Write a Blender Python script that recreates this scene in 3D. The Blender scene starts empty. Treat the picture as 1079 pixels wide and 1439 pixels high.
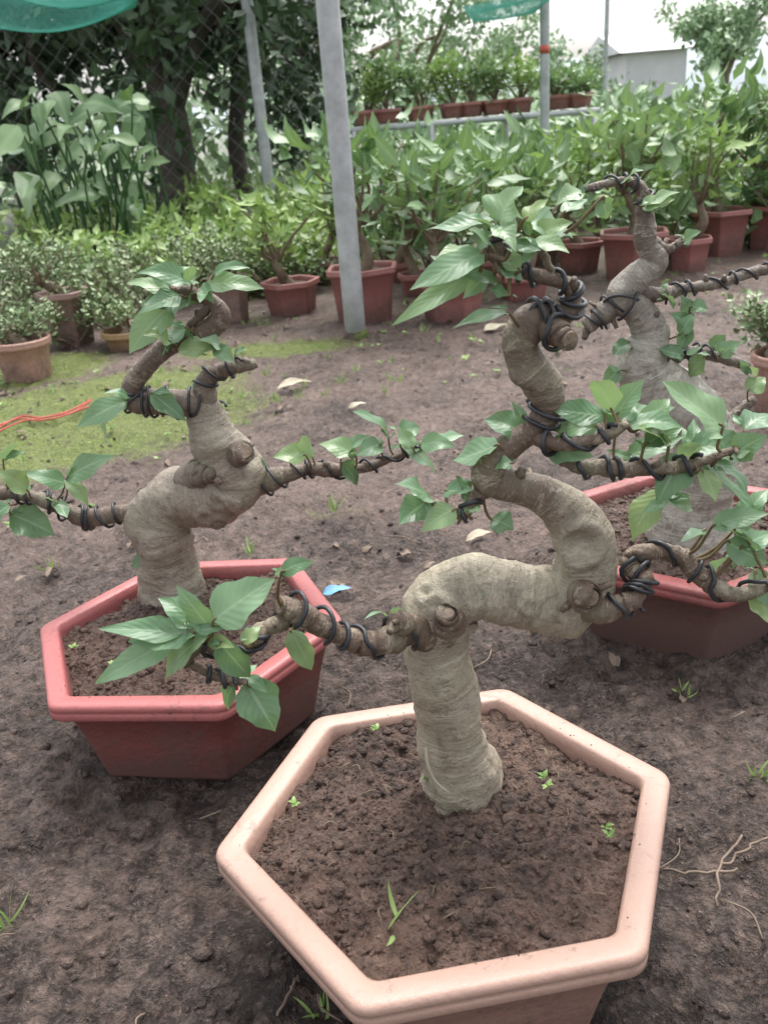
import bpy, numpy as np, math, time, bmesh
from mathutils import Matrix, Vector, noise as mn
# camera survey of the site: focal (px), pitch, roll, height; used to convert measured bearings + real distances into world coordinates
W2,H2=539.5,719.5
SOL=[1.2377,.4202,-.0828,.5422,.0333,.5787,3.263,-.2503,.9332,2.9799,.1948,.1335,.7541,.0035,-.0495,.0275,-.0103]
f=SOL[0]*1000;p,r,h=SOL[1:4];hp=SOL[11];tp=SOL[12];H=h+hp
def basis(p,r):
    F=np.array([0,math.cos(p),-math.sin(p)]);U=np.array([0,math.sin(p),math.cos(p)]);R=np.array([1.,0,0])
    return R*math.cos(r)+U*math.sin(r),-R*math.sin(r)+U*math.cos(r),F
R_,U_,F_=basis(p,r)
def ray(px,py): return F_+R_*(px-W2)/f-U_*(py-H2)/f
def onz(px,py,z=0):
    d=ray(px,py);k=(z-H)/d[2];return d*k+np.array([0,0,H])
def ony(px,py,Y):
    d=ray(px,py);k=Y/d[1];return d*k+np.array([0,0,H]),k
sc=bpy.context.scene
cam=bpy.data.cameras.new("camera");co=bpy.data.objects.new("camera",cam);sc.collection.objects.link(co)
M=Matrix.Identity(4)
for i in range(3):
    M[i][0]=R_[i];M[i][1]=U_[i];M[i][2]=-F_[i]
M[2][3]=H;co.matrix_world=M
cam.sensor_fit='VERTICAL';cam.sensor_height=36;cam.lens=f/1439*36;cam.clip_start=.02;cam.clip_end=2000
cam.dof.use_dof=True;cam.dof.focus_distance=.85;cam.dof.aperture_fstop=12
sc.camera=co
sc.view_settings.view_transform='Standard';sc.view_settings.look='None';sc.view_settings.exposure=0
w=bpy.data.worlds.new("World");sc.world=w;w.use_nodes=True;nt=w.node_tree
bg=nt.nodes["Background"];sky=nt.nodes.new("ShaderNodeTexSky");sky.sky_type='NISHITA';sky.sun_disc=False
sky.sun_elevation=math.radians(65);sky.sun_rotation=math.radians(20);sky.dust_density=5;sky.air_density=1.0
hs=nt.nodes.new("ShaderNodeHueSaturation");hs.inputs['Saturation'].default_value=.25;hs.inputs['Value'].default_value=2.6
nt.links.new(sky.outputs[0],hs.inputs['Color']);nt.links.new(hs.outputs[0],bg.inputs[0]);bg.inputs[1].default_value=.15
sl=bpy.data.lights.new("sun",'SUN');sl.energy=1.3;sl.angle=math.radians(30);sl.color=(1,.98,.94)
so=bpy.data.objects.new("sun",sl);sc.collection.objects.link(so);so.rotation_euler=(math.radians(-25),0,math.radians(-20))
# ---------------- helpers
def vn2(x,y,seed=0):
    xi=np.floor(x).astype(np.int64);yi=np.floor(y).astype(np.int64);fx=x-xi;fy=y-yi
    fx=fx*fx*(3-2*fx);fy=fy*fy*(3-2*fy)
    def h_(a,b):
        n=(a*374761393+b*668265263+seed*1274126177)&0x7fffffff
        n=((n^(n>>13))*1103515245+12345)&0x7fffffff
        n=((n^(n>>11))*69069+1)&0x7fffffff
        return ((n>>7)&0xffff)/65535.
    return (h_(xi,yi)*(1-fx)+h_(xi+1,yi)*fx)*(1-fy)+(h_(xi,yi+1)*(1-fx)+h_(xi+1,yi+1)*fx)*fy
def fbm(x,y,s,o=4,seed=0,g=.5):
    v=0;a=1;t=0
    for i in range(o):
        v=v+a*vn2(x*s*2**i+i*17.3,y*s*2**i-i*9.1,seed+i);t+=a;a*=g
    return v/t
def nrm(v): return v/(np.linalg.norm(v,axis=-1,keepdims=True)+1e-12)
class Geo:
    def __init__(s): s.V=[];s.F=[];s.A=[];s.n=0
    def add(s,V,F,A=None):
        V=np.asarray(V,float)
        if A is None: A=np.zeros((len(V),3))
        s.V.append(V);s.A.append(A)
        if isinstance(F,np.ndarray): s.F+= (F+s.n).tolist()
        else: s.F+=[[i+s.n for i in q] for q in F]
        s.n+=len(V)
    def obj(s,name,mat,parent=None,smooth=True,loc=None):
        V=np.concatenate(s.V);A=np.concatenate(s.A)
        me=bpy.data.meshes.new(name);me.from_pydata(V.tolist(),[],s.F)
        at=me.attributes.new("A",'FLOAT_VECTOR','POINT');at.data.foreach_set('vector',A.astype(np.float32).ravel())
        if smooth: me.polygons.foreach_set('use_smooth',[True]*len(me.polygons))
        me.update()
        o=bpy.data.objects.new(name,me);sc.collection.objects.link(o);me.materials.append(mat)
        if parent is not None: o.parent=parent
        return o
def empty(name):
    o=bpy.data.objects.new(name,None);sc.collection.objects.link(o);o.empty_display_size=.05;return o
def grid_faces(nr,nc,wrap=False):
    i=np.arange(nr-1)[:,None]*nc;j=np.arange(nc if wrap else nc-1)[None,:];j2=(j+1)%nc
    return np.stack([i+j,i+j2,i+nc+j2,i+nc+j],-1).reshape(-1,4)
def spline(P,sub):
    P=np.asarray(P,float);n=len(P);Q=np.vstack([2*P[0]-P[1],P,2*P[-1]-P[-2]]);o=[]
    for i in range(1,n):
        for t in np.arange(sub)/sub:
            a,b,c_,d=Q[i-1:i+3]
            o.append(.5*((2*b)+(c_-a)*t+(2*a-5*b+4*c_-d)*t*t+(3*b-a-3*c_+d)*t**3))
    o.append(P[-1]);return np.array(o)
def frames(P):
    T=nrm(np.gradient(P,axis=0));N=np.zeros_like(P);v=np.array([0,1.,.01])
    for i in range(len(P)):
        v=v-T[i]*(v@T[i])
        if np.linalg.norm(v)<1e-5: v=np.cross(T[i],[1,0,0])
        v=v/np.linalg.norm(v);N[i]=v
    return T,N,np.cross(T,N)
def tube(G,P,R,seg=10,rough=0,seed=0,bul=(),v0=0,tone=None):
    P=np.asarray(P);R=np.broadcast_to(np.asarray(R,float),(len(P),)).copy()
    T,N,B=frames(P);a=np.linspace(0,2*np.pi,seg,endpoint=False)
    D=N[:,None,:]*np.cos(a)[None,:,None]+B[:,None,:]*np.sin(a)[None,:,None]
    L=np.concatenate([[0],np.cumsum(np.linalg.norm(np.diff(P,axis=0),axis=1))])+v0
    V=P[:,None,:]+D*R[:,None,None]
    if rough>0:
        k=np.zeros((len(P),seg))
        for i in range(len(P)):
            for j in range(seg):
                k[i,j]=mn.noise(Vector(V[i,j]*26)+Vector((seed,0,0)))+.42*mn.noise(Vector(V[i,j]*75)+Vector((0,seed,0)))+.2*mn.noise(Vector(V[i,j]*190)+Vector((0,seed,5)))
        ridge=.03*np.maximum(0,np.sin(L*330+3*np.sin(L*70)))**6
        V=V+D*(R[:,None]*(k*rough+ridge[:,None]))[:,:,None]
    for (c_,r0,s_,A_,dep,r1) in bul:
        d=np.linalg.norm(V-np.asarray(c_),axis=2)
        V=V+D*(A_*np.exp(-((d-r0)/s_)**2)-dep*np.exp(-(d/r1)**2))[:,:,None]
    At=np.stack([np.broadcast_to(a[None,:]/6.283,(len(P),seg)),np.broadcast_to(L[:,None],(len(P),seg)),np.broadcast_to((R if tone is None else np.full(len(P),tone))[:,None],(len(P),seg))],-1)
    F=grid_faces(len(P),seg,True).tolist()+[list(range(seg))[::-1],[(len(P)-1)*seg+j for j in range(seg)]]
    G.add(V.reshape(-1,3),F,At.reshape(-1,3))
def leaves(G,B,T,N,Wd,nl=8,ns=5,fold=.25,arch=.08,rnd=None,wave=.06,rng=None,pk=.55,tipx=1.15):
    B=np.asarray(B,float);T=np.asarray(T,float);N=np.asarray(N,float);Wd=np.asarray(Wd,float);n=len(B)
    d=T-B;L=np.linalg.norm(d,axis=1);dh=nrm(d);S=nrm(np.cross(dh,N));nn=np.cross(S,dh)
    t=np.linspace(0,1,nl);s=np.linspace(-1,1,ns)
    pr=t**pk*(1-t)**tipx;pr=pr/pr.max();pr[-1]=.0;pr[0]=.05
    rng=rng or np.random.RandomState(1)
    ph=rng.uniform(0,6.28,n);fo=fold*rng.uniform(.4,1.4,n);ar=arch*rng.uniform(-.3,2.0,n);bend=rng.uniform(-.12,.12,n)
    tt=t[None,:,None];ss=s[None,None,:];pp=pr[None,:,None]
    wv=wave*np.sin(tt*9+ph[:,None,None]+ss*1.5)*np.abs(ss)
    wid=(Wd[:,None,None]/2)*pp*ss*(1+.06*np.sin(tt*17+ph[:,None,None]))+bend[:,None,None]*L[:,None,None]*4*tt*(1-tt)*.5
    off=(Wd[:,None,None]/2)*pp*(fo[:,None,None]*np.abs(ss)+wv*3)+ar[:,None,None]*L[:,None,None]*4*tt*(1-tt)
    V=B[:,None,None,:]+d[:,None,None,:]*tt[...,None]+S[:,None,None,:]*wid[...,None]+nn[:,None,None,:]*off[...,None]
    if rnd is None: rnd=rng.rand(n)
    A=np.stack([np.broadcast_to(ss,(n,nl,ns)),np.broadcast_to(tt,(n,nl,ns)),np.broadcast_to(rnd[:,None,None],(n,nl,ns))],-1)
    f1=grid_faces(nl,ns);F=(np.arange(n)[:,None,None]*(nl*ns)+f1[None]).reshape(-1,4)
    G.add(V.reshape(-1,3),F,A.reshape(-1,3))
# ---------------- materials
class MB:
    def __init__(s,name):
        s.m=bpy.data.materials.new(name);s.m.use_nodes=True;s.t=s.m.node_tree;s.b=s.t.nodes["Principled BSDF"];s.out=s.t.nodes["Material Output"]
    def n(s,ty,ins={},**kw):
        x=s.t.nodes.new("ShaderNode"+ty)
        for k,v in kw.items(): setattr(x,k,v)
        for k,v in ins.items(): s.set(x.inputs[k],v)
        return x
    def set(s,i,v):
        if isinstance(v,bpy.types.NodeSocket): s.t.links.new(v,i)
        else:
            if isinstance(v,tuple) and len(v)==3 and i.type=='RGBA': v=v+(1,)
            i.default_value=v
    def noise(s,co,sc_,det=5,ro=.6,dist=0): return s.n("TexNoise",{'Vector':co,'Scale':sc_,'Detail':det,'Roughness':ro,'Distortion':dist}).outputs['Fac']
    def ramp(s,f_,stops):
        x=s.n("ValToRGB",{'Fac':f_});e=x.color_ramp.elements
        while len(e)<len(stops): e.new(.5)
        for k,(p_,c_) in enumerate(stops): e[k].position=p_;e[k].color=(tuple(c_)+(1,)) if isinstance(c_,tuple) else (c_,c_,c_,1)
        return x.outputs[0]
    def mix(s,f_,a,b,mode='MIX'):
        x=s.n("Mix",data_type='RGBA',blend_type=mode);s.set(x.inputs[0],f_);s.set(x.inputs[6],a);s.set(x.inputs[7],b);return x.outputs[2]
    def math(s,op,a,b=0.,cl=False):
        x=s.n("Math",operation=op,use_clamp=cl);s.set(x.inputs[0],a);s.set(x.inputs[1],b);return x.outputs[0]
    def obj(s): return s.n("TexCoord").outputs['Object']
    def attr(s):
        a=s.n("Attribute",attribute_name="A");x=s.n("SeparateXYZ",{0:a.outputs['Vector']});return x.outputs[0],x.outputs[1],x.outputs[2]
    def fin(s,col,rough=.6,bump=None,bs=.5,bd=.01,spec=None):
        s.set(s.b.inputs['Base Color'],col);s.set(s.b.inputs['Roughness'],rough)
        if spec is not None: s.b.inputs['Specular IOR Level'].default_value=spec
        if bump is not None:
            x=s.n("Bump",{'Strength':bs,'Distance':bd,'Height':bump});s.t.links.new(x.outputs[0],s.b.inputs['Normal'])
        return s.m
def m_soil(name,dark,light,moss=False,rg=(.45,.85),bd=.009):
    m=MB(name);c_=m.obj();n1=m.noise(c_,4,4);n2=m.noise(c_,60,6,.75,.5);n3=m.noise(c_,230,2)
    x,y,z=m.attr()
    fac=m.math('ADD',m.math('ADD',m.math('MULTIPLY',n1,.35),m.math('MULTIPLY',n2,.5)),m.math('MULTIPLY',n3,.15))
    if moss: fac=m.math('SUBTRACT',fac,m.math('MULTIPLY',z,.075))
    col=m.ramp(fac,[(.39,dark),(.48,tuple((a*.5+b*.5) for a,b in zip(dark,light))),(.57,light)])
    sp=m.ramp(n3,[(.68,0.),(.72,1.)]);col=m.mix(m.math('MULTIPLY',sp,.4),col,(light[0]*1.8,light[1]*1.8,light[2]*1.8))
    if moss:
        g=m.ramp(m.math('MULTIPLY',x,m.math('ADD',m.math('MULTIPLY',n2,1.3),m.math('SUBTRACT',m.noise(c_,14,3),.1))),[(.40,0.),(.60,1.)])
        gc=m.mix(m.ramp(n3,[(.35,0.),(.65,1.)]),(.07,.10,.02),(.28,.36,.07));col=m.mix(m.math('MULTIPLY',g,.85),col,gc)
        col=m.mix(y,col,(.06,.085,.03))
    ro=m.ramp(m.noise(c_,13,3),[(.38,rg[0]),(.6,rg[1])])
    b=m.math('ADD',n2,m.math('MULTIPLY',n3,.4));return m.fin(col,ro,b,1.,bd)
M_ground=m_soil("mud_ground",(.034,.023,.018),(.235,.17,.14),True,(.30,.65),.016)
M_soil=m_soil("pot_soil",(.024,.014,.010),(.175,.108,.08),False,(.35,.75),.011)
def m_plastic(name,top,body,mud=.5):
    m=MB(name);c_=m.obj();x,y,z=m.attr()
    n1=m.noise(c_,14,5,.65);n2=m.noise(c_,90,4,.7)
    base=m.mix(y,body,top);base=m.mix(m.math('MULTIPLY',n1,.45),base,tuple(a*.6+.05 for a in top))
    k=m.math('ADD',m.math('MULTIPLY',n1,.7),m.math('MULTIPLY',n2,.45));k=m.math('SUBTRACT',k,m.math('MULTIPLY',x,.34))
    k=m.ramp(k,[(.38-.15*mud,0.),(.62-.1*mud,1.)])
    base=m.mix(m.math('MULTIPLY',k,.7),base,(.11,.072,.057))
    sp=m.ramp(m.noise(c_,30,6,.8,1.1),[(.58,0.),(.66,1.)]);base=m.mix(m.math('MULTIPLY',sp,.6),base,(.12,.08,.06))
    ro=m.mix(k,(.42,.42,.42),(.78,.78,.78));return m.fin(base,ro,m.math('ADD',n2,m.math('MULTIPLY',k,.6)),.35,.003)
def m_bark(name,pale,brown,green):
    m=MB(name);c_=m.obj();x,y,z=m.attr()
    n1=m.noise(c_,16,5,.62,.4);n2=m.noise(c_,190,4,.75);n4=m.noise(c_,45,6,.7,1.)
    v=m.n("CombineXYZ",{0:m.math('MULTIPLY',x,1.6),1:m.math('MULTIPLY',y,100.),2:0.}).outputs[0]
    bnd=m.noise(v,1.,5,.7,.3)
    line=m.ramp(bnd,[(.565,0.),(.59,1.),(.62,0.)]);dl=m.ramp(bnd,[(.40,0.),(.425,1.),(.45,0.)])
    th=m.math('MULTIPLY',m.math('SUBTRACT',z,.0115),80.,True)
    th=m.math('ADD',th,m.math('MULTIPLY',m.math('SUBTRACT',n1,.5),1.3),True)
    col=m.mix(th,brown,pale);col=m.mix(m.ramp(n1,[(.48,0.),(.62,.45)]),col,green)
    col=m.mix(m.math('MULTIPLY',m.ramp(n4,[(.54,0.),(.60,1.)]),.5),col,brown)
    col=m.mix(m.math('MULTIPLY',m.ramp(n2,[(.48,0.),(.62,1.)]),.3),col,tuple(a*.45 for a in pale))
    col=m.mix(m.math('MULTIPLY',dl,.45),col,tuple(a*.38 for a in pale))
    col=m.mix(m.math('MULTIPLY',line,.55),col,tuple(min(1,a*1.5) for a in pale))
    lich=m.ramp(m.noise(c_,70,3,.65),[(.60,0.),(.64,1.)]);col=m.mix(m.math('MULTIPLY',lich,.3),col,tuple(min(1,a*1.4) for a in pale))
    return m.fin(col,.48,m.math('ADD',m.math('ADD',m.math('MULTIPLY',n2,.7),m.math('MULTIPLY',n4,.8)),bnd),.9,.0038)
M_bark1=m_bark("ficus_bark",(.385,.335,.25),(.15,.10,.07),(.27,.26,.165))
M_bark2=m_bark("ficus_bark_dark",(.34,.29,.225),(.14,.095,.07),(.23,.22,.145))
M_bark3=m_bark("ficus_bark_grey",(.42,.39,.33),(.15,.11,.083),(.30,.29,.23))
def m_leaf(name,c1,c2,rib=(.25,.33,.18),rough=.38,tr=.3):
    m=MB(name);c_=m.obj();x,y,z=m.attr()
    col=m.ramp(z,[(0.,c1),(.75,c2),(1.,(c2[0]*1.35,c2[1]*1.12,c2[2]*.8))]);n1=m.noise(c_,40,3);col=m.mix(m.math('MULTIPLY',n1,.4),col,tuple(a*.6 for a in c1))
    ax=m.math('ABSOLUTE',x);rb=m.ramp(ax,[(.03,1.),(.10,0.)])
    vv=m.math('SINE',m.math('ADD',m.math('MULTIPLY',y,48.),m.math('MULTIPLY',ax,-14.)));vr=m.ramp(vv,[(.88,0.),(.99,1.)])
    col=m.mix(m.math('MULTIPLY',m.math('MAXIMUM',rb,m.math('MULTIPLY',vr,.3)),.55),col,rib)
    g=m.n("NewGeometry").outputs['Backfacing'];col=m.mix(m.math('MULTIPLY',g,.35),col,tuple(a*1.3+.05 for a in c2))
    m.fin(col,rough,vv,.1,.001)
    tl=m.n("BsdfTranslucent",{'Color':m.mix(.5,col,(.30,.45,.08))});ms=m.n("MixShader",{0:tr,1:m.b.outputs[0],2:tl.outputs[0]})
    m.t.links.new(ms.outputs[0],m.out.inputs[0]);return m.m
def m_leafs(name,c1,c2,rough=.45,tr=0):
    m=MB(name);x,y,z=m.attr();col=m.mix(z,c1,c2)
    col=m.mix(m.math('MULTIPLY',m.ramp(m.math('ABSOLUTE',x),[(.0,1.),(.35,0.)]),.35),col,tuple(a*1.4+.03 for a in c2));m.fin(col,rough)
    if tr:
        tl=m.n("BsdfTranslucent",{'Color':m.mix(.5,col,(.32,.5,.1))});ms=m.n("MixShader",{0:tr,1:m.b.outputs[0],2:tl.outputs[0]});m.t.links.new(ms.outputs[0],m.out.inputs[0])
    return m.m
M_leaf=m_leaf("ficus_leaf",(.105,.215,.105),(.24,.385,.22),(.36,.48,.30),.30,.28)
M_leafg=m_leafs("shrub_leaf_green",(.06,.14,.05),(.26,.38,.19),.40,.2)
M_leafy=m_leafs("shrub_leaf_yellowgreen",(.13,.25,.06),(.36,.48,.18),.42,.25)
M_leafd=m_leafs("tree_leaf_dark",(.03,.06,.028),(.09,.15,.07),.5)
M_leafp=m_leafs("tree_leaf_hazed",(.20,.31,.17),(.40,.52,.32),.5)  # far foliage: distance haze painted in as a lighter leaf colour
M_small=m_leafs("small_leaf",(.10,.18,.07),(.28,.36,.18))
def m_simple(name,c1,c2,sc_,rough=.5,metal=0,bump=.2):
    m=MB(name);c_=m.obj();n1=m.noise(c_,sc_,4,.65);m.b.inputs['Metallic'].default_value=metal
    return m.fin(m.mix(m.ramp(n1,[(.3,0.),(.7,1.)]),c1,c2),rough,n1,bump,.004)
M_stem=m_simple("shrub_stem",(.13,.09,.06),(.24,.19,.13),60,.7)
M_tbark=m_simple("tree_bark",(.045,.038,.03),(.12,.10,.08),9,.85,bump=.8)
M_petiole=m_simple("petiole",(.11,.07,.035),(.20,.15,.07),80,.6)
M_root=m_simple("pale_root",(.3,.25,.19),(.45,.39,.3),80,.7)
M_wire=m_simple("rubber_wire",(.012,.014,.018),(.045,.046,.052),60,.42)
M_pole=m_simple("galvanised_steel",(.33,.35,.35),(.52,.54,.55),16,.5,.1)
M_cut=m_simple("cut_wood",(.13,.09,.065),(.30,.23,.165),90,.8,bump=.8)
M_dry=m_simple("dry_leaf",(.30,.25,.17),(.55,.50,.38),30,.7)
M_twig=m_simple("dry_twig",(.10,.07,.05),(.26,.20,.15),50,.8)
M_net=m_simple("green_net",(.04,.32,.26),(.08,.45,.36),8,.6)
M_fence=m_simple("fence_wire",(.2,.21,.2),(.3,.31,.3),8,.5,.3)
M_conc=m_simple("pale_wall",(.55,.56,.57),(.72,.72,.73),.6,.8)
M_hill=m_simple("hill_haze",(.38,.44,.46),(.5,.55,.56),.05,1.)
M_red=m_simple("red_string",(.35,.05,.04),(.5,.1,.07),50,.6)
M_blue=m_simple("blue_scrap",(.10,.30,.55),(.2,.42,.65),50,.5)
M_band=m_simple("red_band_paint",(.5,.08,.05),(.55,.12,.08),50,.5)
# ---------------- ground
def gh(x,y):
    rd=np.abs(fbm(x,y,14,3,13)-.5)*2
    near=np.clip(1.5-np.abs(y)/3.5,.35,1)
    return .022*(fbm(x,y,1.8,3,5)-.5)+near*(.018*(fbm(x,y,8,3,9)-.5)+.022*(.25-rd)+.028*(fbm(x,y,32,3,3,.7)-.5))
ys=[-.2]
while ys[-1]<3.4: ys.append(ys[-1]+max(.0058,ys[-1]*.0058))
while ys[-1]<900: ys.append(ys[-1]+max(.03,(ys[-1]-3.3)*.22))
yb=[-.2-.05*1.7**i for i in range(12)][::-1];ys=np.array(yb+ys)
xs=list(np.arange(-1.7,2.0,.0072));e_=[.03*1.32**i for i in range(36)];xr=list(2.0+np.cumsum(e_));xl=list(-1.7-np.cumsum(e_))[::-1]
xs=np.array(xl+xs+xr)
X,Y=np.meshgrid(xs,ys)
Z=gh(X,Y)*np.clip(1.3-np.hypot(X,Y)/30,0.1,1)
mossm=np.zeros_like(X)
for (px,py,rx,ry,a) in ((110,590,.55,.42,1.),(30,640,.35,.25,.85),(200,545,.4,.25,.8),(380,492,.4,.16,.75),(300,450,.5,.15,.5),(470,720,.15,.08,.4),(60,520,.3,.3,.8)):
    q=onz(px,py);mossm=np.maximum(mossm,a*np.exp(-((X-q[0])/rx)**2-((Y-q[1])/ry)**2))
gm=np.clip((Y-4.2)/3,0,1)*np.clip(.4+fbm(X,Y,.6,2,4),0,1)
wet=np.clip(1.7-Y/.95,0,1)
G=Geo();G.add(np.stack([X,Y,Z],-1).reshape(-1,3),grid_faces(len(ys),len(xs)),np.stack([mossm,gm,wet],-1).reshape(-1,3));ground=G.obj("ground",M_ground)
rng=np.random.RandomState(7)
bm=bmesh.new();bmesh.ops.create_icosphere(bm,subdivisions=1,radius=1);bm.verts.index_update();ICOV=np.array([v.co[:] for v in bm.verts]);ICOF=np.array([[v.index for v in f_.verts] for f_ in bm.faces]);bm.free()
def clods(G,pts,sizes):
    for q,s_ in zip(pts,sizes):
        V=ICOV*(1+.35*(rng.rand(len(ICOV),1)-.5))*s_*rng.uniform(.6,1.2,3)*[1,1,.7];a=rng.uniform(0,6.28);c1,s1=math.cos(a),math.sin(a)
        V=V@np.array([[c1,s1,0],[-s1,c1,0],[0,0,1]]);G.add(V+q,ICOF,np.tile([0,0,.4],(len(V),1)))
G=Geo();n=8000
yy=.25+3.2*rng.rand(n)**1.3;xx=(rng.rand(n)*2-1)*(.45+yy*.75)
clods(G,np.stack([xx,yy,gh(xx,yy)],-1),np.minimum(rng.exponential(.0018,n)+.0012,.009));G.obj("soil_clods",M_ground,smooth=True)
# ---------------- pots
def hexring(R,rc,th,n=6,nper=7):
    o=[];half=math.pi/n;d=R-rc/math.cos(half)
    for i in range(n):
        a0=th+i*2*half
        for k in np.linspace(-half,half,nper): o.append((d*math.cos(a0)+rc*math.cos(a0+k),d*math.sin(a0)+rc*math.sin(a0+k)))
    return np.array(o)
def make_pot(parent,cx,cy,R,hh,th,mat,tilt=(0,0),n=6,taper=.75,fine=False,soilmat=None,sink=.022,z0=0.,lipw=.14,dome=.010):
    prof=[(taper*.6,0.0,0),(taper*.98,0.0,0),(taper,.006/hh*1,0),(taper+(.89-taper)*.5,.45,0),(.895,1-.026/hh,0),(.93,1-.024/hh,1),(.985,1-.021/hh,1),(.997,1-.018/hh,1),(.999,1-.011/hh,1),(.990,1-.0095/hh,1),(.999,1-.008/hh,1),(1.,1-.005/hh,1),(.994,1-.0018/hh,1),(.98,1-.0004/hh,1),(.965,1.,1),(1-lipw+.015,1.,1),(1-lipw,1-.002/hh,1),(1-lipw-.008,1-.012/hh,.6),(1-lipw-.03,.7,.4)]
    Vs=[];As=[]
    for (s_,zf,rm) in prof:
        rr=hexring(R*s_,R*(.10 if s_>.9 else .06),th,n);zz=z0+zf*hh
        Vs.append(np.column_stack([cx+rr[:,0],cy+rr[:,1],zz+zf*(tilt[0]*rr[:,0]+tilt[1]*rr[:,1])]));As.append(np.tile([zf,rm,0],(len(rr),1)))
    nc=len(Vs[0]);G=Geo();G.add(np.concatenate(Vs),grid_faces(len(Vs),nc,True),np.concatenate(As))
    o=G.obj("pot",mat,parent)
    nr,na=(115,480) if fine else (14,60)
    s_=np.linspace(0,1,nr)[:,None];a=np.linspace(0,2*np.pi,na,endpoint=False)[None,:]
    half=math.pi/n;ri=R*(1-lipw-.006);hr=ri*math.cos(half)/np.cos(((a-th)%(2*half))-half)
    X=s_*hr*np.cos(a);Y=s_*hr*np.sin(a);gx,gy=X+cx,Y+cy
    Z=z0+hh-sink+tilt[0]*X+tilt[1]*Y+dome*(1-s_**2)
    if fine: Z=Z+.018*(fbm(gx,gy,14,3,2)-.5)+.022*(fbm(gx,gy,50,4,8,.68)-.5)
    G=Geo();G.add(np.stack([gx,gy,Z],-1).reshape(-1,3),grid_faces(nr,na,True));G.obj("soil",soilmat or M_soil,parent)
    if fine:
        m_=2300;u=np.sqrt(rng.rand(m_));k=rng.randint(0,na,m_);ii=(u*(nr-1)).astype(int)
        pts=np.stack([gx[ii,k],gy[ii,k],Z[ii,k]],-1);sz=np.minimum(rng.exponential(.0014,m_)+.0008,.006)
        m2=26;k2=rng.randint(0,na,m2);kk=rng.uniform(1.012,1.05,m2);ax=X[-1,k2]*kk;ay=Y[-1,k2]*kk
        pts=np.concatenate([pts,np.stack([ax+cx,ay+cy,z0+hh+tilt[0]*ax+tilt[1]*ay+.0001],-1)]);sz=np.concatenate([sz,rng.uniform(.0004,.001,m2)])
        G=Geo();clods(G,pts,sz);G.obj("soil_crumbs",M_soil,parent,smooth=True)
    return o
M_pink=m_plastic("pot_salmon_plastic",(.47,.30,.235),(.35,.185,.145),.25)
M_redp=m_plastic("pot_red_plastic",(.44,.13,.125),(.22,.06,.052),.6)
M_redm=m_plastic("pot_muddy_red_plastic",(.34,.085,.08),(.16,.082,.068),1.3)
M_bgred=m_plastic("pot_brick_red",(.42,.175,.155),(.30,.11,.095),.35)
M_bgpk=m_plastic("pot_dull_pink",(.36,.22,.19),(.28,.18,.15),.5)
M_clay=m_plastic("pot_clay",(.46,.27,.21),(.42,.24,.18),.3)
M_ochre=m_plastic("pot_ochre",(.42,.27,.14),(.36,.23,.12),.3)
T1e=empty("bonsai_tree");T2e=empty("bonsai_tree.001");T3e=empty("bonsai_tree.002")
make_pot(T1e,SOL[4],SOL[5],.2,hp,SOL[6],M_pink,(SOL[13],SOL[14]),fine=True,sink=.014,lipw=.13,dome=.005)
make_pot(T2e,SOL[7],SOL[8],SOL[10],hp,SOL[9],M_redp,(SOL[15],SOL[16]),fine=True,taper=tp,sink=.018,lipw=.13)
C=onz(1015,838,hp)[:2];D=onz(850,803,hp)[:2];D=C+.2*(D-C)/np.linalg.norm(D-C);v=D-C
cand=[C+np.array([v[0]*math.cos(a)-v[1]*math.sin(a),v[0]*math.sin(a)+v[1]*math.cos(a)]) for a in (math.pi/3,-math.pi/3)]
P3=max(cand,key=lambda q:q[1]);th3=math.atan2(*(C-P3)[::-1])
make_pot(T3e,P3[0],P3[1],.2,hp,th3,M_redm,fine=True,sink=.018)
# ---------------- bonsai
soil=hp-.008
Ys=(onz(648,1092,soil)[1],onz(240,828,soil)[1],P3[1]-.02)
def path(T,pts,sub=8):
    Q=[]
    for q in pts:
        P_,k=ony(q[0],q[1],Ys[T-1]+(q[3]/1000. if len(q)>3 else 0));Q.append(list(P_)+[q[2]/f*k])
    S=spline(Q,sub);S[:,3]=np.maximum(S[:,3],.0008);return S
def bulge(T,px,py,r0,s_,A_,dep,r1,dy=-.03):
    P_,k=ony(px,py,Ys[T-1]+dy);k=k/f;return (P_,r0*k,s_*k,A_*k,dep*k,r1*k)
def wire(G,S,a,b,turns,wr=.0018,seed=0,loose=.2):
    rg=np.random.RandomState(seed*7+3);n=len(S);i0,i1=int(a*(n-1)),max(int(b*(n-1)),int(a*(n-1))+2);m_=int(turns*18)+6
    T,N,B=frames(S[:,:3]);w_=np.linspace(0,1,m_);u=w_+.42/max(turns,1)*np.sin(w_*turns*rg.uniform(1.6,2.6)+rg.uniform(0,6))*np.sin(w_*3.14);u=i0+(i1-i0)*np.clip(u,0,1)
    P_=np.stack([np.interp(u,np.arange(n),S[:,k]) for k in range(3)],-1);R=np.interp(u,np.arange(n),S[:,3])
    Nn=np.stack([np.interp(u,np.arange(n),N[:,k]) for k in range(3)],-1);Bb=np.stack([np.interp(u,np.arange(n),B[:,k]) for k in range(3)],-1)
    ph=w_*turns*6.283+rg.uniform(0,6);jr=np.interp(w_,np.linspace(0,1,int(turns*2)+3),rg.rand(int(turns*2)+3));rr=(R*1.03+wr)*(1+loose*jr)
    tube(G,P_+(Nn*np.cos(ph)[:,None]+Bb*np.sin(ph)[:,None])*rr[:,None],wr,7)
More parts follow.
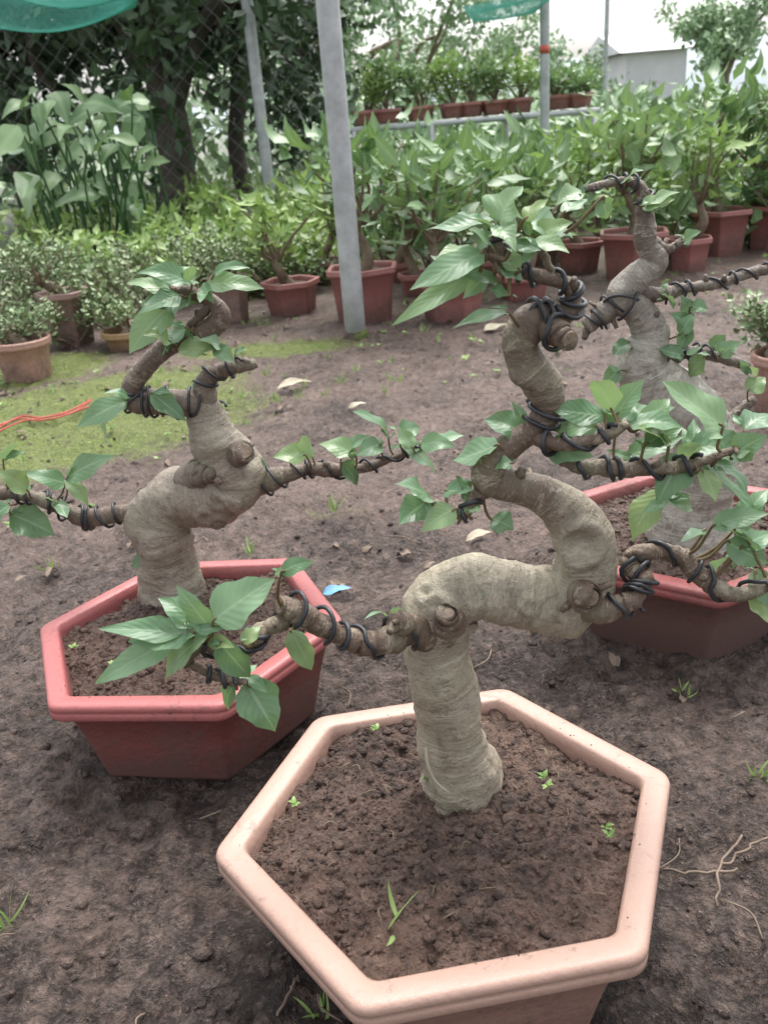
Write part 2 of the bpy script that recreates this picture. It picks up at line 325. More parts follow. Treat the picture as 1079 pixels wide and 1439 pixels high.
def build_tree(T,par,bark,main,branches,L,bul=(),wires=(),seed=1,stubs=(),sib=(0,3),wk=.78,wr=.0018):
    rg=np.random.RandomState(seed);G=Geo();S0=path(T,main,14);bul=list(bul)
    T_,N_,B_=frames(S0[:,:3])
    for k in range(30):
        i=rg.randint(12,len(S0)-4);a=rg.uniform(0,6.28);R=S0[i,3];c_=S0[i,:3]+(N_[i]*math.cos(a)+B_[i]*math.sin(a))*R
        if k%3==2: bul.append((c_,0,R*.45,-R*.15,0,1.))
        elif k%3==1: bul.append((c_,R*.24,R*.10,R*.12,R*.10,R*.16))
        else: bul.append((c_,0,R*.5,R*.25,0,1.))
    tube(G,S0[:,:3],S0[:,3],52,.145,seed,bul);allS=[S0]
    for b_ in branches:
        S=path(T,b_,8);j=np.interp(np.arange(len(S)),np.arange(0,len(S)+8,4),rg.rand(len(np.arange(0,len(S)+8,4))));S[1:-1,3]*=(.85+.36*j[1:-1]);S[1:-1,:3]+=(rg.rand(len(S)-2,3)-.5)*.0018
        tube(G,S[:,:3],S[:,3],18,.25,seed+3);allS.append(S)
    for k in range(26):
        S=allS[rg.randint(0,len(allS))];i=rg.randint(len(S)//4,len(S)-1);d=nrm(rg.normal(size=3)+[0,-.5,.3]);c_=S[i,:3];R=S[i,3];q=c_+d*(R*.7);l=rg.uniform(.004,.010);rr=min(R*.5,rg.uniform(.0018,.0042))
        tube(G,np.array([q,q+d*(R*.3+l*.4),q+d*(R*.3+l)]),[rr*1.5,rr,rr*.85],9,.1,5,tone=.008)
    G.obj("trunk",bark,par)
    if stubs:
        G=Geo()
        for (S_i,) in stubs:
            S=allS[S_i];c_=S[-1,:3];d=nrm(S[-1,:3]-S[-3,:3]);R=S[-1,3]
            tube(G,np.array([c_-d*.001,c_+d*.0009]),[R*.84,R*.74],20,.12,4)
        G.obj("cut_face",M_cut,par,smooth=False)
    G=Geo()
    for k,(i,a,b,t_) in enumerate(wires): wire(G,allS[i],a,b,t_*wk,wr,seed=k)
    if wires: G.obj("training_wire",M_wire,par)
    PP=np.concatenate([S[:,:3] for S in allS]);RR=np.concatenate([S[:,3] for S in allS])
    Bs=[];Ts=[];Ns=[];Ws=[];Gt=Geo()
    for q in L:
        a=rg.uniform(-.025,.005);b=rg.uniform(-.03,.02)
        if T==1 and q[0]<460: a-=.075
        A_,k=ony(q[0],q[1],Ys[T-1]+a);B_,_=ony(q[2],q[3],Ys[T-1]+a+b)
        Bs.append(A_);Ts.append(B_);Ws.append(q[4]/f*k*1.22)
        nv=np.array([rg.uniform(-.45,.45)-A_[0]*.4,-.55+rg.uniform(-.35,.35),.75]);Ns.append(nv)
        d=np.linalg.norm(PP-A_,axis=1)-.6*RR;j=np.argmin(d)
        if d[j]<.12:
            mid=(PP[j]+A_)/2+np.array([rg.uniform(-.004,.004),0,-.005]);dr=nrm(B_-A_)
            S=spline(np.array([PP[j],mid,A_,A_+dr*.004]),5);tube(Gt,S,np.linspace(.0016,.0008,len(S)),6)
        if q[4]>15:
          for _ in range(rg.randint(*sib)):
            ln=np.linalg.norm(B_-A_)*rg.uniform(.25,.6);dv=nrm(nrm(B_-A_)*.3+rg.normal(size=3)*np.array([.8,.6,.5])+np.array([0,0,.2]));A2=A_+rg.normal(size=3)*.003
            Bs.append(A2);Ts.append(A2+dv*ln);Ws.append(ln*.44);Ns.append(np.array([rg.uniform(-.5,.5),-.4,.8]))
    G=Geo();leaves(G,Bs,Ts,Ns,Ws,11,7,rng=rg,wave=.08,pk=.62);G.obj("leaves",M_leaf,par);Gt.obj("twigs",M_petiole,par)
main1=[(650,1125,64),(646,1090,56),(634,1035,48),(625,965,47),(615,915,47),(612,878,50),(630,840,51),(672,826,45),(720,835,44),(770,842,46),(810,828,47),(822,780,43),(802,728,37),(765,697,27),(725,683,23),(690,672,27),(692,645,23),(722,622,19),(752,600,18),(770,570,22),(760,540,27),(738,510,25),(728,478,23),(748,453,25),(785,445,18),(805,425,12),(795,400,10),(755,388,10),(718,375,9),(700,345,7),(700,318,5)]
br1=[[(625,885,28,-15),(575,888,22,-30),(530,903,18,-40),(492,898,15,-45),(455,880,19,-50),(425,862,18,-55),(395,850,15,-60)],
[(415,862,12,-55),(385,880,10,-62),(362,890,10,-70),(350,915,9,-70),(320,925,8,-75),(290,905,7,-78),(280,885,5,-80)],
[(290,905,7,-75),(265,930,6,-78),(320,955,6,-80),(347,958,4,-80)],
[(815,850,26,-10),(850,855,18,-25),(888,842,15,-25),(902,815,13,-15),(885,790,12,0),(915,776,12,0),(955,780,12,0),(985,810,11,-10),(1030,835,10,-20),(1075,822,9,-20),(1110,800,8,-20)],
[(752,605,15,0),(800,650,12,-10),(850,657,11,-15),(900,660,10,-20),(960,655,8,-20),(1010,640,6,-20),(1060,620,5,-20)],
[(745,610,12,0),(790,625,9,-20),(845,615,8,-30),(880,595,6,-30)],
[(690,685,14,0),(665,700,8,-5),(650,725,6,-10),(610,705,5,-10)],
[(760,450,20,0),(780,465,18,-12),(799,477,15,-22)],
[(810,830,28,-10),(822,836,20,-30),(828,840,15,-38)],
[(630,880,30,-18),(628,868,20,-34),(627,862,15,-40)],
[(718,375,6,-5),(690,362,5,-12),(660,352,4,-18)],[(780,395,7,0),(765,360,6,5),(750,335,4,5)],
[(600,895,20,-22),(575,880,17,-36),(556,876,14,-46)]]
L1=[(700,315,735,262,60),(695,312,600,322,34),(735,315,805,335,46),(680,355,575,408,38),(660,385,550,458,28),(790,300,825,280,22),(845,278,852,308,26),(700,400,640,385,25),(715,440,635,462,22),(700,322,725,355,28),(715,415,685,405,22),(735,610,680,590,38),(700,625,635,648,42),(720,650,695,660,20),(770,628,835,642,35),(850,585,770,575,35),(860,578,830,535,35),(865,585,905,533,32),(870,590,948,572,35),(880,600,962,602,32),(840,600,775,605,35),(1015,600,930,535,52),(960,640,922,708,45),(965,630,1060,640,45),(975,640,1072,738,46),(940,620,895,600,28),(1045,605,1090,585,35),(935,690,888,762,42),(930,700,972,716,22),(880,640,962,612,30),(985,660,1005,705,26),(605,702,555,680,36),(602,705,560,738,36),(640,715,592,748,30),(625,690,665,688,24),(655,722,672,700,20),(690,730,722,745,32),(660,700,640,668,28),(990,745,955,762,22),(1000,740,1080,722,30),(1020,760,1078,792,36),(1040,770,1085,748,28),(1060,800,1082,855,30),(1040,735,1078,688,30),(300,872,387,813,58),(280,880,222,840,36),(300,890,248,822,32),(270,890,180,902,38),(260,890,138,884,32),(250,895,133,962,34),(295,892,232,962,38),(308,900,352,952,36),(345,957,387,1028,52),(408,885,438,942,30),(395,805,442,790,22),(340,905,366,880,18),(330,962,322,998,22),(660,835,698,828,14),(660,835,650,818,9),(545,870,512,870,10),(550,866,572,858,9),(750,335,805,312,30),(720,345,760,352,26),(700,330,668,350,24),(1030,640,1078,612,34),(1000,650,1050,700,34),(1030,780,1000,815,24),(1050,760,1010,735,26),(1060,830,1085,880,28),(865,600,850,560,28),(800,590,825,560,24),
(690,325,640,300,26),(670,350,610,365,30),(720,330,690,300,30),(745,340,800,356,28),(700,375,735,395,22),(730,380,700,350,24),(690,385,650,420,24),(735,310,770,280,26),(900,600,940,560,28),(905,625,960,600,28)]
w1=[(1,.15,.95,6),(2,0,.9,4),(3,.5,.8,3),(4,.12,.42,5),(4,.45,1,6),(5,.15,.75,7),(6,.2,.9,4),(0,.60,.64,2.5),(0,.76,.84,4),(0,.80,.86,2),(0,.85,.99,7),(8,0,.5,2),(7,.2,.9,3),(4,.2,.36,3)]
build_tree(1,T1e,M_bark1,main1,br1,L1,[bulge(1,818,768,30,9,11,14,20,-.028),bulge(1,600,870,0,30,6,0,5,-.02),bulge(1,690,660,0,18,5,0,5,-.02),bulge(1,655,800,0,26,6,0,5,-.01)],w1,1,[(1,),(8,),(9,),(10,),(13,)])
G=Geo();S=path(1,[(598,1050,1.6,-36),(601,1075,2.2,-42),(612,1098,2.,-48),(630,1114,1.5,-52)],6);tube(G,S[:,:3],S[:,3],7,.1,2);G.obj("root",M_root,T1e)
main2=[(240,865,50),(240,830,45),(238,800,41),(230,765,41),(222,730,43),(245,703,42),(290,697,45),(328,680,43),(322,650,41),(303,620,38),(292,590,28),(280,568,20),(235,565,18),(192,562,18),(185,545,14),(205,515,14),(240,485,14),(288,468,15),(310,445,14),(300,425,11),(270,412,9),(240,408,7)]
br2=[[(210,725,18),(170,722,11),(120,728,12),(70,705,10),(30,695,8),(-20,690,8)],[(340,690,22),(385,672,14),(430,660,10),(480,660,8),(520,655,7),(560,640,5),(590,628,4)],
[(290,575,16),(290,535,12),(315,520,9),(360,510,7)],[(325,650,22),(337,640,17,-32),(342,634,14,-44)],[(300,425,9),(270,455,6),(250,480,5)],[(190,560,10),(170,570,7),(150,580,5)],[(270,670,24,-8),(285,668,16,-30),(300,668,10,-42)]]
L2=[(235,410,178,398,24),(270,400,192,384,28),(275,395,243,376,24),(290,400,372,406,30),(300,387,352,377,20),(240,430,182,497,42),(252,425,215,432,22),(262,460,224,502,36),(270,465,255,492,20),(250,492,307,490,26),(312,490,278,478,22),(330,500,346,488,14),(285,545,262,552,18),(180,562,107,602,30),(212,552,262,592,26),(150,590,155,628,20),(5,648,32,624,16),(95,672,162,640,30),(95,680,30,664,24),(40,690,-5,662,26),(15,722,78,752,40),(80,705,95,728,18),(15,710,-20,742,30),(430,640,383,642,26),(440,645,425,612,20),(480,650,502,682,26),(500,640,448,624,28),(545,612,495,578,30),(560,606,590,600,26),(600,626,652,612,26),(562,625,612,668,28),(580,630,560,600,20),(490,650,478,674,18),(205,775,185,800,14),(190,735,175,745,10),(345,640,375,655,18),(240,405,210,388,24),(280,405,262,432,22),(535,625,500,640,26),(590,625,640,628,24),(480,640,520,612,24),(255,415,195,440,30),(270,410,240,450,28),(240,480,200,470,26),(300,490,330,510,20)]
w2=[(1,.2,.6,7),(1,.6,.9,3),(2,.12,.4,5),(2,.4,.75,3),(0,.50,.55,3),(0,.55,.66,6),(3,.3,.9,4),(2,.75,1,3)]
build_tree(2,T2e,M_bark2,main2,br2,L2,[bulge(2,200,725,0,18,7,0,5,-.02),bulge(2,255,740,0,16,-4,0,5,-.04)],w2,2,[(4,)],(0,3))
main3=[(965,760,58),(975,705,50),(988,640,47),(972,590,46),(930,550,44),(903,512,37),(913,470,26),(898,438,22),(872,418,21),(893,390,21),(918,368,19),(905,335,15),(906,300,12),(897,262,9),(870,255,7),(820,266,5)]
br3=[[(880,415,18),(850,440,15),(822,460,11)],[(875,405,12),(920,415,9),(965,405,8),(1010,398,7),(1060,382,7),(1100,375,6)],[(915,520,14),(960,495,9),(1000,500,8),(1050,515,6)],[(905,335,10),(935,350,7),(960,340,5)],[(1000,600,14),(1030,585,8),(1060,560,6)],[(960,495,6),(965,460,5),(970,430,4)]]
L3=[(900,290,948,280,24),(955,490,967,448,18),(970,432,995,436,20),(960,500,925,490,22),(1000,492,1020,470,20),(990,500,965,530,24),(940,710,965,715,24),(935,730,960,745,20),(880,255,905,240,16),(1040,510,1060,530,24),(870,520,848,545,22),(885,480,860,500,22),(955,470,975,440,18),(930,415,945,435,16),(820,270,780,290,26),(965,460,940,440,18),(968,440,955,415,18),(1010,500,1040,480,22),(1050,550,1075,530,24),(905,290,955,270,22),(850,262,815,290,22),(960,340,985,325,18)]
w3=[(0,.83,.99,6),(2,.25,.95,9),(0,.5,.58,2.5),(1,.2,.9,4),(3,.2,.7,4)]
build_tree(3,T3e,M_bark3,main3,br3,L3,[],w3,3,(),(1,4),.7,.0017)
# ---------------- background plants
def shrub(Gs,Gl,rg,x,y,z0,hh,spread,nst=5,nleaf=150,ls=.07,asp=.42,sr=.008,up=.5,nl=5,ns=3,clump=1.):
    Bs=[];Ts=[];Ns=[]
    for s_ in range(nst):
        a=rg.uniform(0,6.28);rr=spread*math.sqrt(rg.rand());e_=np.array([x+rr*math.cos(a),y+rr*math.sin(a),z0+hh*rg.uniform(.55,1.)])
        b_=np.array([x,y,z0]);m1=b_+(e_-b_)*.35+rg.normal(size=3)*hh*.08;m2=b_+(e_-b_)*.7+rg.normal(size=3)*hh*.08
        S=spline(np.array([b_,m1,m2,e_]),4)
        if Gs is not None: tube(Gs,S,np.linspace(sr,sr*.35,len(S)),5)
        k=int(nleaf/nst)
        t=1-rg.rand(k)**1.3*.65;idx=t*(len(S)-1);P_=np.stack([np.interp(idx,np.arange(len(S)),S[:,j]) for j in range(3)],-1)
        P_=P_+rg.normal(size=(k,3))*ls*.5*clump
        d=nrm(rg.normal(size=(k,3))*np.array([1,1,.55])+np.array([0,0,up])+nrm(P_-np.array([x,y,z0+hh*.4]))*.5)
        l=ls*rg.uniform(.5,1.25,(k,1));Bs.append(P_);Ts.append(P_+d*l);Ns.append(np.cross(np.cross(d,[0,0,1.]),d)+rg.normal(size=(k,3))*.35)
    Bs=np.concatenate(Bs);Ts=np.concatenate(Ts);Ns=np.concatenate(Ns);Ws=np.linalg.norm(Ts-Bs,axis=1)*asp
    leaves(Gl,Bs,Ts,Ns,Ws,nl,ns,rng=rg,arch=-.16 if up<.6 else .05,rnd=np.clip(rg.rand()*.5+rg.rand(len(Bs))*.6,0,1))
rb=np.random.RandomState(21)
pots=[(95,490,80,405,M_bgpk,'s',.18),(30,540,85,472,M_clay,'t',.10),(175,495,70,460,M_ochre,'s',.12),(325,455,60,385,M_bgpk,'s',.14),(410,445,88,390,M_bgred,'y',.24),(515,457,112,370,M_bgred,'b',.38),(640,455,104,388,M_bgred,'b',.34),(590,420,60,380,M_bgred,'b',.32),(740,425,84,380,M_bgred,'b',.34),(820,385,74,335,M_bgred,'y',.34),(900,395,108,320,M_bgred,'b',.36),(975,385,68,330,M_bgred,'y',.36),(1022,362,94,290,M_bgred,'b',.4),(1085,352,64,285,M_bgred,'b',.38),(1110,585,90,490,M_clay,'s',.12),(560,400,60,365,M_bgred,'b',.35),(690,400,70,360,M_bgred,'b',.35),(460,400,60,362,M_bgpk,'y',.3),(770,375,60,340,M_bgpk,'b',.3),(380,395,60,360,M_bgpk,'s',.16)]
for (px,py,wd,top,mt,kind,ph_) in pots:
    q=onz(px,py);_,k=ony(px,py,q[1]);R=wd/f*k/2;ht=ony(px,top,q[1]+R)[0][2];ht=max(.07,min(ht,.26))
    e_=empty("potted_shrub");cy=q[1]+R*.8;n=6 if mt is not M_clay and mt is not M_ochre else 20
    make_pot(e_,q[0],cy,R,ht,rb.uniform(0,1),mt,n=n,taper=.76,lipw=.12,z0=-.004)
    Gs=Geo();Gl=Geo()
    pts=[np.array([q[0],cy,ht-.03])]
    for j in range(4): pts.append(pts[-1]+np.array([rb.uniform(-.03,.03),rb.uniform(-.03,.03),ph_*.13]))
    S=spline(np.array(pts),5);tube(Gs,S,np.linspace(.026,.011,len(S)),10)
    tx,ty,tz=pts[-1]
    if kind=='b': shrub(Gs,Gl,rb,tx,ty,tz-.03,ph_*.85,R*1.6,8,120,.11,.40);ml=M_leafg
    elif kind=='y': shrub(Gs,Gl,rb,tx,ty,tz-.03,ph_*.85,R*1.5,7,120,.085,.4);ml=M_leafy
    else: shrub(Gs,Gl,rb,tx,ty,tz-.04,ph_*.9,R*1.8,14,700,.021,.6,.004,nl=3,clump=1.6);ml=M_small
    Gs.obj("stems",M_stem,e_);Gl.obj("leaves",ml,e_)
def mass(name,mat,rows,rg):
    Gs=Geo();Gl=Geo()
    for (x0,x1,y0,y1,n_,h0,h1,sp,nst,nlf,ls,asp) in rows:
        for _ in range(n_):
            x=rg.uniform(x0,x1);y=rg.uniform(y0,y1);shrub(Gs,Gl,rg,x,y,-.01,rg.uniform(h0,h1),sp,nst,nlf,ls,asp,.006)
    e_=empty(name);Gs.obj("stems",M_stem,e_);Gl.obj("leaves",mat,e_)
yp=onz(500,475)[1]
mass("nursery_shrubs",M_leafg,[(.1,2.6,yp+1.0,yp+2.0,24,.26,.46,.2,6,80,.13,.38),(.1,4.0,yp+2.0,yp+4.0,32,.33,.52,.3,6,80,.15,.4)],rb)
mass("nursery_seedlings",M_leafy,[(-1.6,.0,yp+.9,yp+2.4,32,.13,.30,.16,5,90,.065,.5),(.6,4.,yp+1.5,yp+4.5,20,.32,.55,.2,5,60,.14,.36),(-3.,.0,yp+2.4,yp+4.5,30,.2,.38,.3,5,90,.09,.45)],rb)
mass("low_bushes",M_small,[(-1.9,-.7,yp+.25,yp+1.1,15,.2,.32,.22,14,650,.024,.6),(-1.1,-.1,yp+.9,yp+1.6,8,.18,.28,.22,12,550,.024,.6)],rb)
def onY(px,py,Y): return ony(px,py,Y)[0]
Gs=Geo();Gl=Geo();Yc=yp+3.0;Bs=[];Ts=[];Ns=[];Ws=[]
b0=onY(120,290,Yc)
for i in range(64):
    px=rb.uniform(20,215);py=rb.uniform(125,285);tip=onY(px,py,Yc+rb.uniform(-.5,.5));z=max(tip[2],.1)
    tip[2]=z;base=np.array([b0[0]+(tip[0]-b0[0])*.75+rb.uniform(-.15,.15),tip[1]+rb.uniform(0,.3),0.])
    S=spline(np.array([base,(base+tip)/2+[rb.uniform(-.06,.06),0,.08],tip]),5);tube(Gs,S,np.linspace(.009,.005,len(S)),6)
    dv=nrm(np.array([rb.uniform(-1,1),-.6+rb.uniform(-.5,.5),rb.uniform(-.9,.6)]));l=rb.uniform(.16,.34);Bs.append(tip);Ts.append(tip+dv*l);Ns.append([rb.uniform(-.4,.4),-.7,.7]);Ws.append(l*.48)
leaves(Gl,Bs,Ts,Ns,Ws,8,5,rng=rb,pk=.35);e_=empty("elephant_ear_plant");Gs.obj("stalks",M_leafg,e_);Gl.obj("leaves",M_leafg,e_)
def tree(name,x,y,hh,tr,crown,nl,ls,mat,limbs=7,cz=.45,lean=0,rg=None,clus=60):
    rg=rg or rb;e_=empty(name);Gs=Geo();Gl=Geo()
    base=np.array([x,y,-.1]);top=np.array([x+lean,y,hh*.55]);S=spline(np.array([base,base+(top-base)*.3+[rg.uniform(-.1,.1)*hh*.3,0,0],base+(top-base)*.7+[rg.uniform(-.1,.1)*hh*.3,0,0],top]),6)
    tube(Gs,S,np.linspace(tr,tr*.6,len(S)),14,.12,3)
    cs=[]
    for i in range(limbs):
        a=rg.uniform(0,6.28);st=S[rg.randint(len(S)//3,len(S))];rr=crown*rg.uniform(.5,1);en=np.array([x+lean+rr*math.cos(a),y+rr*math.sin(a)*.8,hh*rg.uniform(cz,1.)])
        B_=spline(np.array([st,st+(en-st)*.4+[0,0,hh*.06],st+(en-st)*.75+rg.normal(size=3)*hh*.04,en]),5);tube(Gs,B_,np.linspace(tr*.5,tr*.08,len(B_)),8)
        for t in (.5,.7,.85,1.): cs.append(B_[int(t*(len(B_)-1))])
    cs=np.array(cs);cc=cs[rg.randint(0,len(cs),clus)]+rg.normal(size=(clus,3))*crown*np.array([.26,.26,.18])
    k=rg.randint(0,clus,nl);P_=cc[k]+rg.normal(size=(nl,3))*crown*.10
    d=nrm(rg.normal(size=(nl,3))+[0,0,-.2]);l=ls*rg.uniform(.6,1.3,(nl,1))
    shade=rg.rand(clus)[k]*.6+rg.rand(nl)*.4
    leaves(Gl,P_,P_+d*l,rg.normal(size=(nl,3))+[0,0,1],l[:,0]*.5,3,3,rng=rg,rnd=shade)
    Gs.obj("trunk_and_limbs",M_tbark if mat is M_leafd else M_stem,e_);Gl.obj("crown",mat,e_)
def X(px,Y): return onY(px,150,Y)[0]
tree("shade_tree",X(225,8),8,3.6,.17,1.5,7500,.13,M_leafd,11,.25,rg=rb,clus=80)
tree("shade_tree.001",X(335,9),9,3.5,.09,.9,3600,.12,M_leafd,8,.35,.1)
tree("shade_tree.002",X(20,9),9,4.,.16,2.0,8500,.15,M_leafd,11,.12,clus=90)
tree("garden_tree",X(570,17),17,3.4,.1,1.5,3200,.14,M_leafp,8,.25,clus=36)
tree("garden_tree.001",X(690,22),22,2.5,.12,1.6,2600,.17,M_leafp,8,.25,clus=40)
tree("garden_tree.002",X(1020,15),15,2.3,.1,.75,3400,.12,M_leafp,8,.45)
tree("garden_tree.003",X(430,14),14,3.4,.12,1.3,3600,.15,M_leafp,8,.2)
tree("garden_tree.004",X(830,24),24,1.7,.12,1.6,2600,.18,M_leafp,8,.2)
Gl=Geo();n_=12000;x=rb.uniform(-14,22,n_);y=rb.uniform(11,15,n_);hm=.5+1.1*vn2(x*.5,y*.2,3)*(x<1)+.4*vn2(x*1.3,y,6);z=rb.rand(n_)*hm;P_=np.stack([x,y,z],-1)
d=nrm(rb.normal(size=(n_,3)));leaves(Gl,P_,P_+d*.22,rb.normal(size=(n_,3))+[0,-.5,1],np.full(n_,.12),3,3,rng=rb);Gl.obj("distant_hedge",M_leafp)
# ---------------- poles
def pole(name,px0,py0,px1,py1,Y,rpx,mat=M_pole,band=None):
    b=onY(px1,py1,Y);t=onY(px0,py0,Y);k=ony(px1,py1,Y)[1];d=nrm(t-b);b_=b-d*(b[2]/d[2]+.03);t=t+d*1.2;e_=empty(name);G=Geo()
    ln=np.linalg.norm(t-b_);pp=np.array([b_+d*ln*u for u in np.linspace(0,1,12)]);R=rpx/f*k
    tube(G,pp,R,24);c_=b_+d*ln*.995;tube(G,np.array([c_,c_+d*.02]),R*1.08,20);G.obj("tube",mat,e_)
    G=Geo();m0=b_+d*.02;tube(G,np.array([m0,m0+d*.03,m0+d*.04]),[R*1.35,R*1.12,R*1.02],16,.15,3);G.obj("mud_collar",M_ground,e_)
    if band: 
        G=Geo();c_=onY(px1+(px0-px1)*band,py1+(py0-py1)*band,Y);tube(G,np.array([c_,c_+d*.05]),R*1.03,20);G.obj("painted_band",M_band,e_)
pole("steel_pole",460,0,500,472,yp,14.5)
pole("steel_pole.001",347,0,375,235,7.0,8)
pole("steel_pole.002",436,55,456,200,9.0,4)
pole("steel_pole.003",765,0,765,180,6.5,6.5,band=.58)
pole("steel_pole.004",853,0,851,70,14.,3)
Ysf=6.9
a=onY(490,182,Ysf);b=onY(842,157,Ysf);zs=(a[2]+b[2])/2
G=Geo()
for dy in (0,.35): tube(G,np.array([[a[0],Ysf+dy,zs],[b[0],Ysf+dy,zs]]),.02,8)
for t in (0.02,.33,.66,.98):
    for dy in (0,.35):
        x=a[0]+(b[0]-a[0])*t;tube(G,np.array([[x,Ysf+dy,-.05],[x,Ysf+dy,zs]]),.02,8)
for t in np.linspace(.02,.98,10):
    x=a[0]+(b[0]-a[0])*t;tube(G,np.array([[x,Ysf,zs+.012],[x,Ysf+.35,zs+.012]]),.012,6)
G.obj("steel_bench_rack",M_pole)
for i,px in enumerate((515,545,592,640,665,700,735,790,820)):
    x=X(px,Ysf);e_=empty("potted_shrub");R=.115;make_pot(e_,x,Ysf+.17,R,.1,rb.rand(),M_bgred,z0=zs+.026)
    Gs=Geo();Gl=Geo();shrub(Gs,Gl,rb,x,Ysf+.17,zs+.1,rb.uniform(.28,.42)*(1 if px<760 else .5),.16,8,330,.055,.5);Gs.obj("stems",M_stem,e_);Gl.obj("leaves",M_leafg if i%3 else M_leafy,e_)
def net(name,P00,P10,P01,P11,nu,nv,mat,th,sag=.3):
    bm=bmesh.new();vs=[[bm.verts.new(tuple((np.array(P00)*(1-u)*(1-v)+np.array(P10)*u*(1-v)+np.array(P01)*(1-u)*v+np.array(P11)*u*v)-np.array([0,0,sag*math.sin(u*3.14)*(.6+.4*math.sin(v*9))]))) for u in np.linspace(0,1,nu)] for v in np.linspace(0,1,nv)]
    for i in range(nv-1):
        for j in range(nu-1): bm.faces.new((vs[i][j],vs[i][j+1],vs[i+1][j+1],vs[i+1][j]))
    me=bpy.data.meshes.new(name);bm.to_mesh(me);bm.free();o=bpy.data.objects.new(name,me);sc.collection.objects.link(o);me.materials.append(mat)
    md=o.modifiers.new("w",'WIREFRAME');md.thickness=th;md.use_even_offset=False;return o
net("shade_net",onY(-60,-70,4.),onY(200,-20,4.),onY(-60,30,5.5),onY(190,10,5.5),80,50,M_net,.0035,.1)
net("shade_net.001",onY(650,10,6.),onY(800,-25,6.),onY(665,30,6.6),onY(750,18,6.6),40,14,M_net,.006,.01)
bm=bmesh.new();fa=onY(-200,150,7.4)[0];fb=onY(470,150,7.4)[0];s_=.07;nx=int((fb-fa)/s_);nz=32
V={}
def gv(i,j):
    if (i,j) not in V: V[(i,j)]=bm.verts.new((fa+i*s_,7.4,j*s_))
    return V[(i,j)]
for i in range(nx):
    for j in range(nz):
        if (i+j)%2==0: bm.faces.new((gv(i,j),gv(i+1,j-1),gv(i+2,j),gv(i+1,j+1)))
me=bpy.data.meshes.new("f");bm.to_mesh(me);bm.free();o=bpy.data.objects.new("chain_link_fence",me);sc.collection.objects.link(o);me.materials.append(M_fence);md=o.modifiers.new("w",'WIREFRAME');md.thickness=.004;md.use_even_offset=False
def boxm(G,x0,x1,y0,y1,z0,z1,roof=0):
    V=[(x0,y0,z0),(x1,y0,z0),(x1,y1,z0),(x0,y1,z0),(x0,y0,z1),(x1,y0,z1),(x1,y1,z1),(x0,y1,z1)];F=[[0,1,5,4],[1,2,6,5],[2,3,7,6],[3,0,4,7],[4,5,6,7]]
    G.add(V,F)
G=Geo();q=onY(880,75,45);q2=onY(965,75,45);x0,x1=q[0],q2[0];boxm(G,x0,x1,45,52,-1,q[2]);
V=[(x0-.4,44.6,q[2]+.01),(x1+.4,44.6,q[2]+.01),(x1+.4,52.4,q[2]+.01),(x0-.4,52.4,q[2]+.01),(x0-.4,48.5,q[2]+1.),(x1+.4,48.5,q[2]+1.)];G.add(V,[[0,1,5,4],[2,3,4,5],[0,4,3],[1,2,5]]);G.obj("distant_shed",M_conc,smooth=False)
xs=np.linspace(-150,300,120);G=Geo();prof=4+10*vn2(xs*.02,xs*0,4)+2*vn2(xs*.1,xs*0,5)
V=np.concatenate([np.column_stack([xs,xs*0+260,-2+0*xs]),np.column_stack([xs,xs*0+275,prof]),np.column_stack([xs,xs*0+330,-2+0*xs])]);G.add(V,grid_faces(3,len(xs)));G.obj("hills",M_hill)
# ---------------- debris
def strip_leaf(px,py,l,w_,a,mat,name):
    q=onz(px,py);z=gh(np.array([q[0]]),np.array([q[1]]))[0]+.008;G=Geo();d=np.array([math.cos(a),math.sin(a),.1])
    leaves(G,[q+[0,0,z]],[q+[0,0,z]+d*l],[[0,-.2,1]],[w_],8,5,rng=rb);G.obj(name,mat)
strip_leaf(390,552,.1,.035,.1,M_dry,"fallen_leaf");strip_leaf(455,843,.045,.02,.1,M_blue,"plastic_scrap");strip_leaf(680,468,.09,.04,.3,M_dry,"fallen_leaf.001");strip_leaf(655,768,.05,.02,.3,M_dry,"fallen_leaf.002");strip_leaf(490,578,.05,.02,.3,M_dry,"fallen_leaf.003")
G=Geo();Bs=[];Ts=[];Ns=[];Ws=[]
for i in range(260):
    y=.9+2.6*rb.rand();x=rb.uniform(-1,1)*(.3+y*.6);a=rb.uniform(0,6.28);l=rb.uniform(.010,.04);z=float(gh(np.array([x]),np.array([y]))[0])+.003
    Bs.append([x,y,z]);Ts.append([x+l*math.cos(a),y+l*math.sin(a),z+.004]);Ns.append([rb.uniform(-.4,.4),rb.uniform(-.4,.4),1]);Ws.append(l*.45)
leaves(G,Bs,Ts,Ns,Ws,6,5,rng=rb,wave=.2);G.obj("leaf_litter",M_twig)
G=Geo()
for i in range(170):
    y=.35+2.6*rb.rand();x=rb.uniform(-1,1)*(.3+y*.6);a=rb.uniform(0,6.28);l=rb.uniform(.010,.06);z=float(gh(np.array([x]),np.array([y]))[0])+.002
    S=spline(np.array([[x,y,z],[x+l*.5*math.cos(a),y+l*.5*math.sin(a),z+.004],[x+l*math.cos(a+.4),y+l*math.sin(a+.4),z]]),4);tube(G,S,rb.uniform(.0005,.0011),5)
for pts in ([(1005,1290),(1010,1230),(1040,1190)],[(935,1235),(990,1240),(1035,1235)],[(1010,1230),(1050,1205),(1079,1185)],[(395,1439),(425,1385)],[(545,762),(590,772)]):
    Q=[onz(*q_) for q_ in pts]
    for q_ in Q: q_[2]=.012
    if len(Q)==2: Q.insert(1,(Q[0]+Q[1])/2+[0,0,.004])
    Q=spline(np.array(Q),5);Q[:,:2]+=rb.normal(size=(len(Q),2))*.0015;tube(G,Q,.0014,5)
G.obj("fallen_twigs",M_twig)
G=Geo()
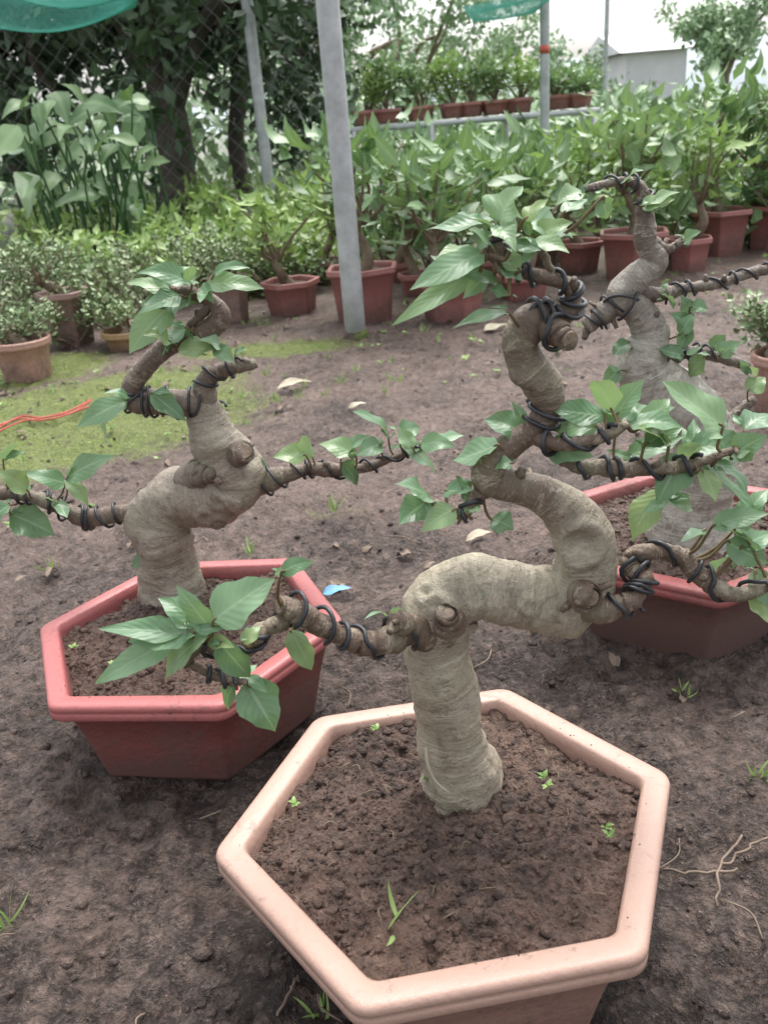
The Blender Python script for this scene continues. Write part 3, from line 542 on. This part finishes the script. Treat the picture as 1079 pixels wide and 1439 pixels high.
for i in range(45):
    a=rb.uniform(0,6.28);rr=.14*math.sqrt(rb.rand());x=SOL[4]+rr*math.cos(a);y=SOL[5]+rr*math.sin(a);a=rb.uniform(0,6.28);l=rb.uniform(.005,.016);z=hp-.010+SOL[14]*(y-SOL[5])+.003
    S=spline(np.array([[x,y,z],[x+l*.5*math.cos(a),y+l*.5*math.sin(a),z+.003],[x+l*math.cos(a+.4),y+l*math.sin(a+.4),z-.001]]),3);tube(G,S,rb.uniform(.0003,.0006),5)
G.obj("root_hairs",M_stem,T1e)
G=Geo()
for k in range(3):
    Q=[onz(px,py+rb.uniform(-8,8)) for px,py in ((-10,612),(30,600),(60,592),(100,582),(130,572))]
    for q_ in Q:q_[2]=.015
    tube(G,spline(np.array(Q),6),.0025,5)
G.obj("red_string",M_red)
Gl=Geo()
def tuft(x,y,z,n_,l,w_):
    B=np.tile([x,y,z],(n_,1))+rb.normal(size=(n_,3))*[.004,.004,0];d=nrm(rb.normal(size=(n_,3))*[.5,.5,.2]+[0,0,1]);leaves(Gl,B,B+d*(l*rb.uniform(.5,1.1,(n_,1))),rb.normal(size=(n_,3))+[0,-1,.3],np.full(n_,w_),6,3,rng=rb,pk=.2,tipx=.7)
def sprout(x,y,z,n_,l):
    B=np.tile([x,y,z+.004],(n_,1));a=rb.uniform(0,6.28,n_);d=np.stack([np.cos(a),np.sin(a),rb.uniform(.2,.9,n_)],-1);d=nrm(d);leaves(Gl,B,B+d*l,np.tile([0,0,1.],(n_,1)),np.full(n_,l*.6),5,3,rng=rb)
for px,py in ((765,1098),(850,1168),(602,1098),(415,1135),(770,1110),(160,940),(105,915),(530,1030),(855,1180)):
    q=onz(px,py,soil+.006);sprout(*q,5,.008)
q=onz(552,1310,soil);tuft(*q,3,.05,.004)
for px,py,l in ((10,1310,.05),(350,780,.04),(470,720,.05),(75,800,.03),(200,760,.04),(480,540,.05),(420,560,.04),(340,560,.04),(1070,1100,.03),(450,1430,.03),(960,975,.02)):
    q=onz(px,py);tuft(q[0],q[1],0,8,l,.003)
for i in range(800):
    y=rb.uniform(1.3,4.5);x=rb.uniform(-2.2,.6) if rb.rand()<.75 else rb.uniform(.5,2.2)
    if fbm(np.array([x]),np.array([y]),1.5,2,11)[0]>.45:
        if rb.rand()<.5: tuft(x,y,0,6,rb.uniform(.015,.05),.003)
        else: sprout(x,y,.003,5,rb.uniform(.008,.02))
Gl.obj("ground_weeds",M_leafy)
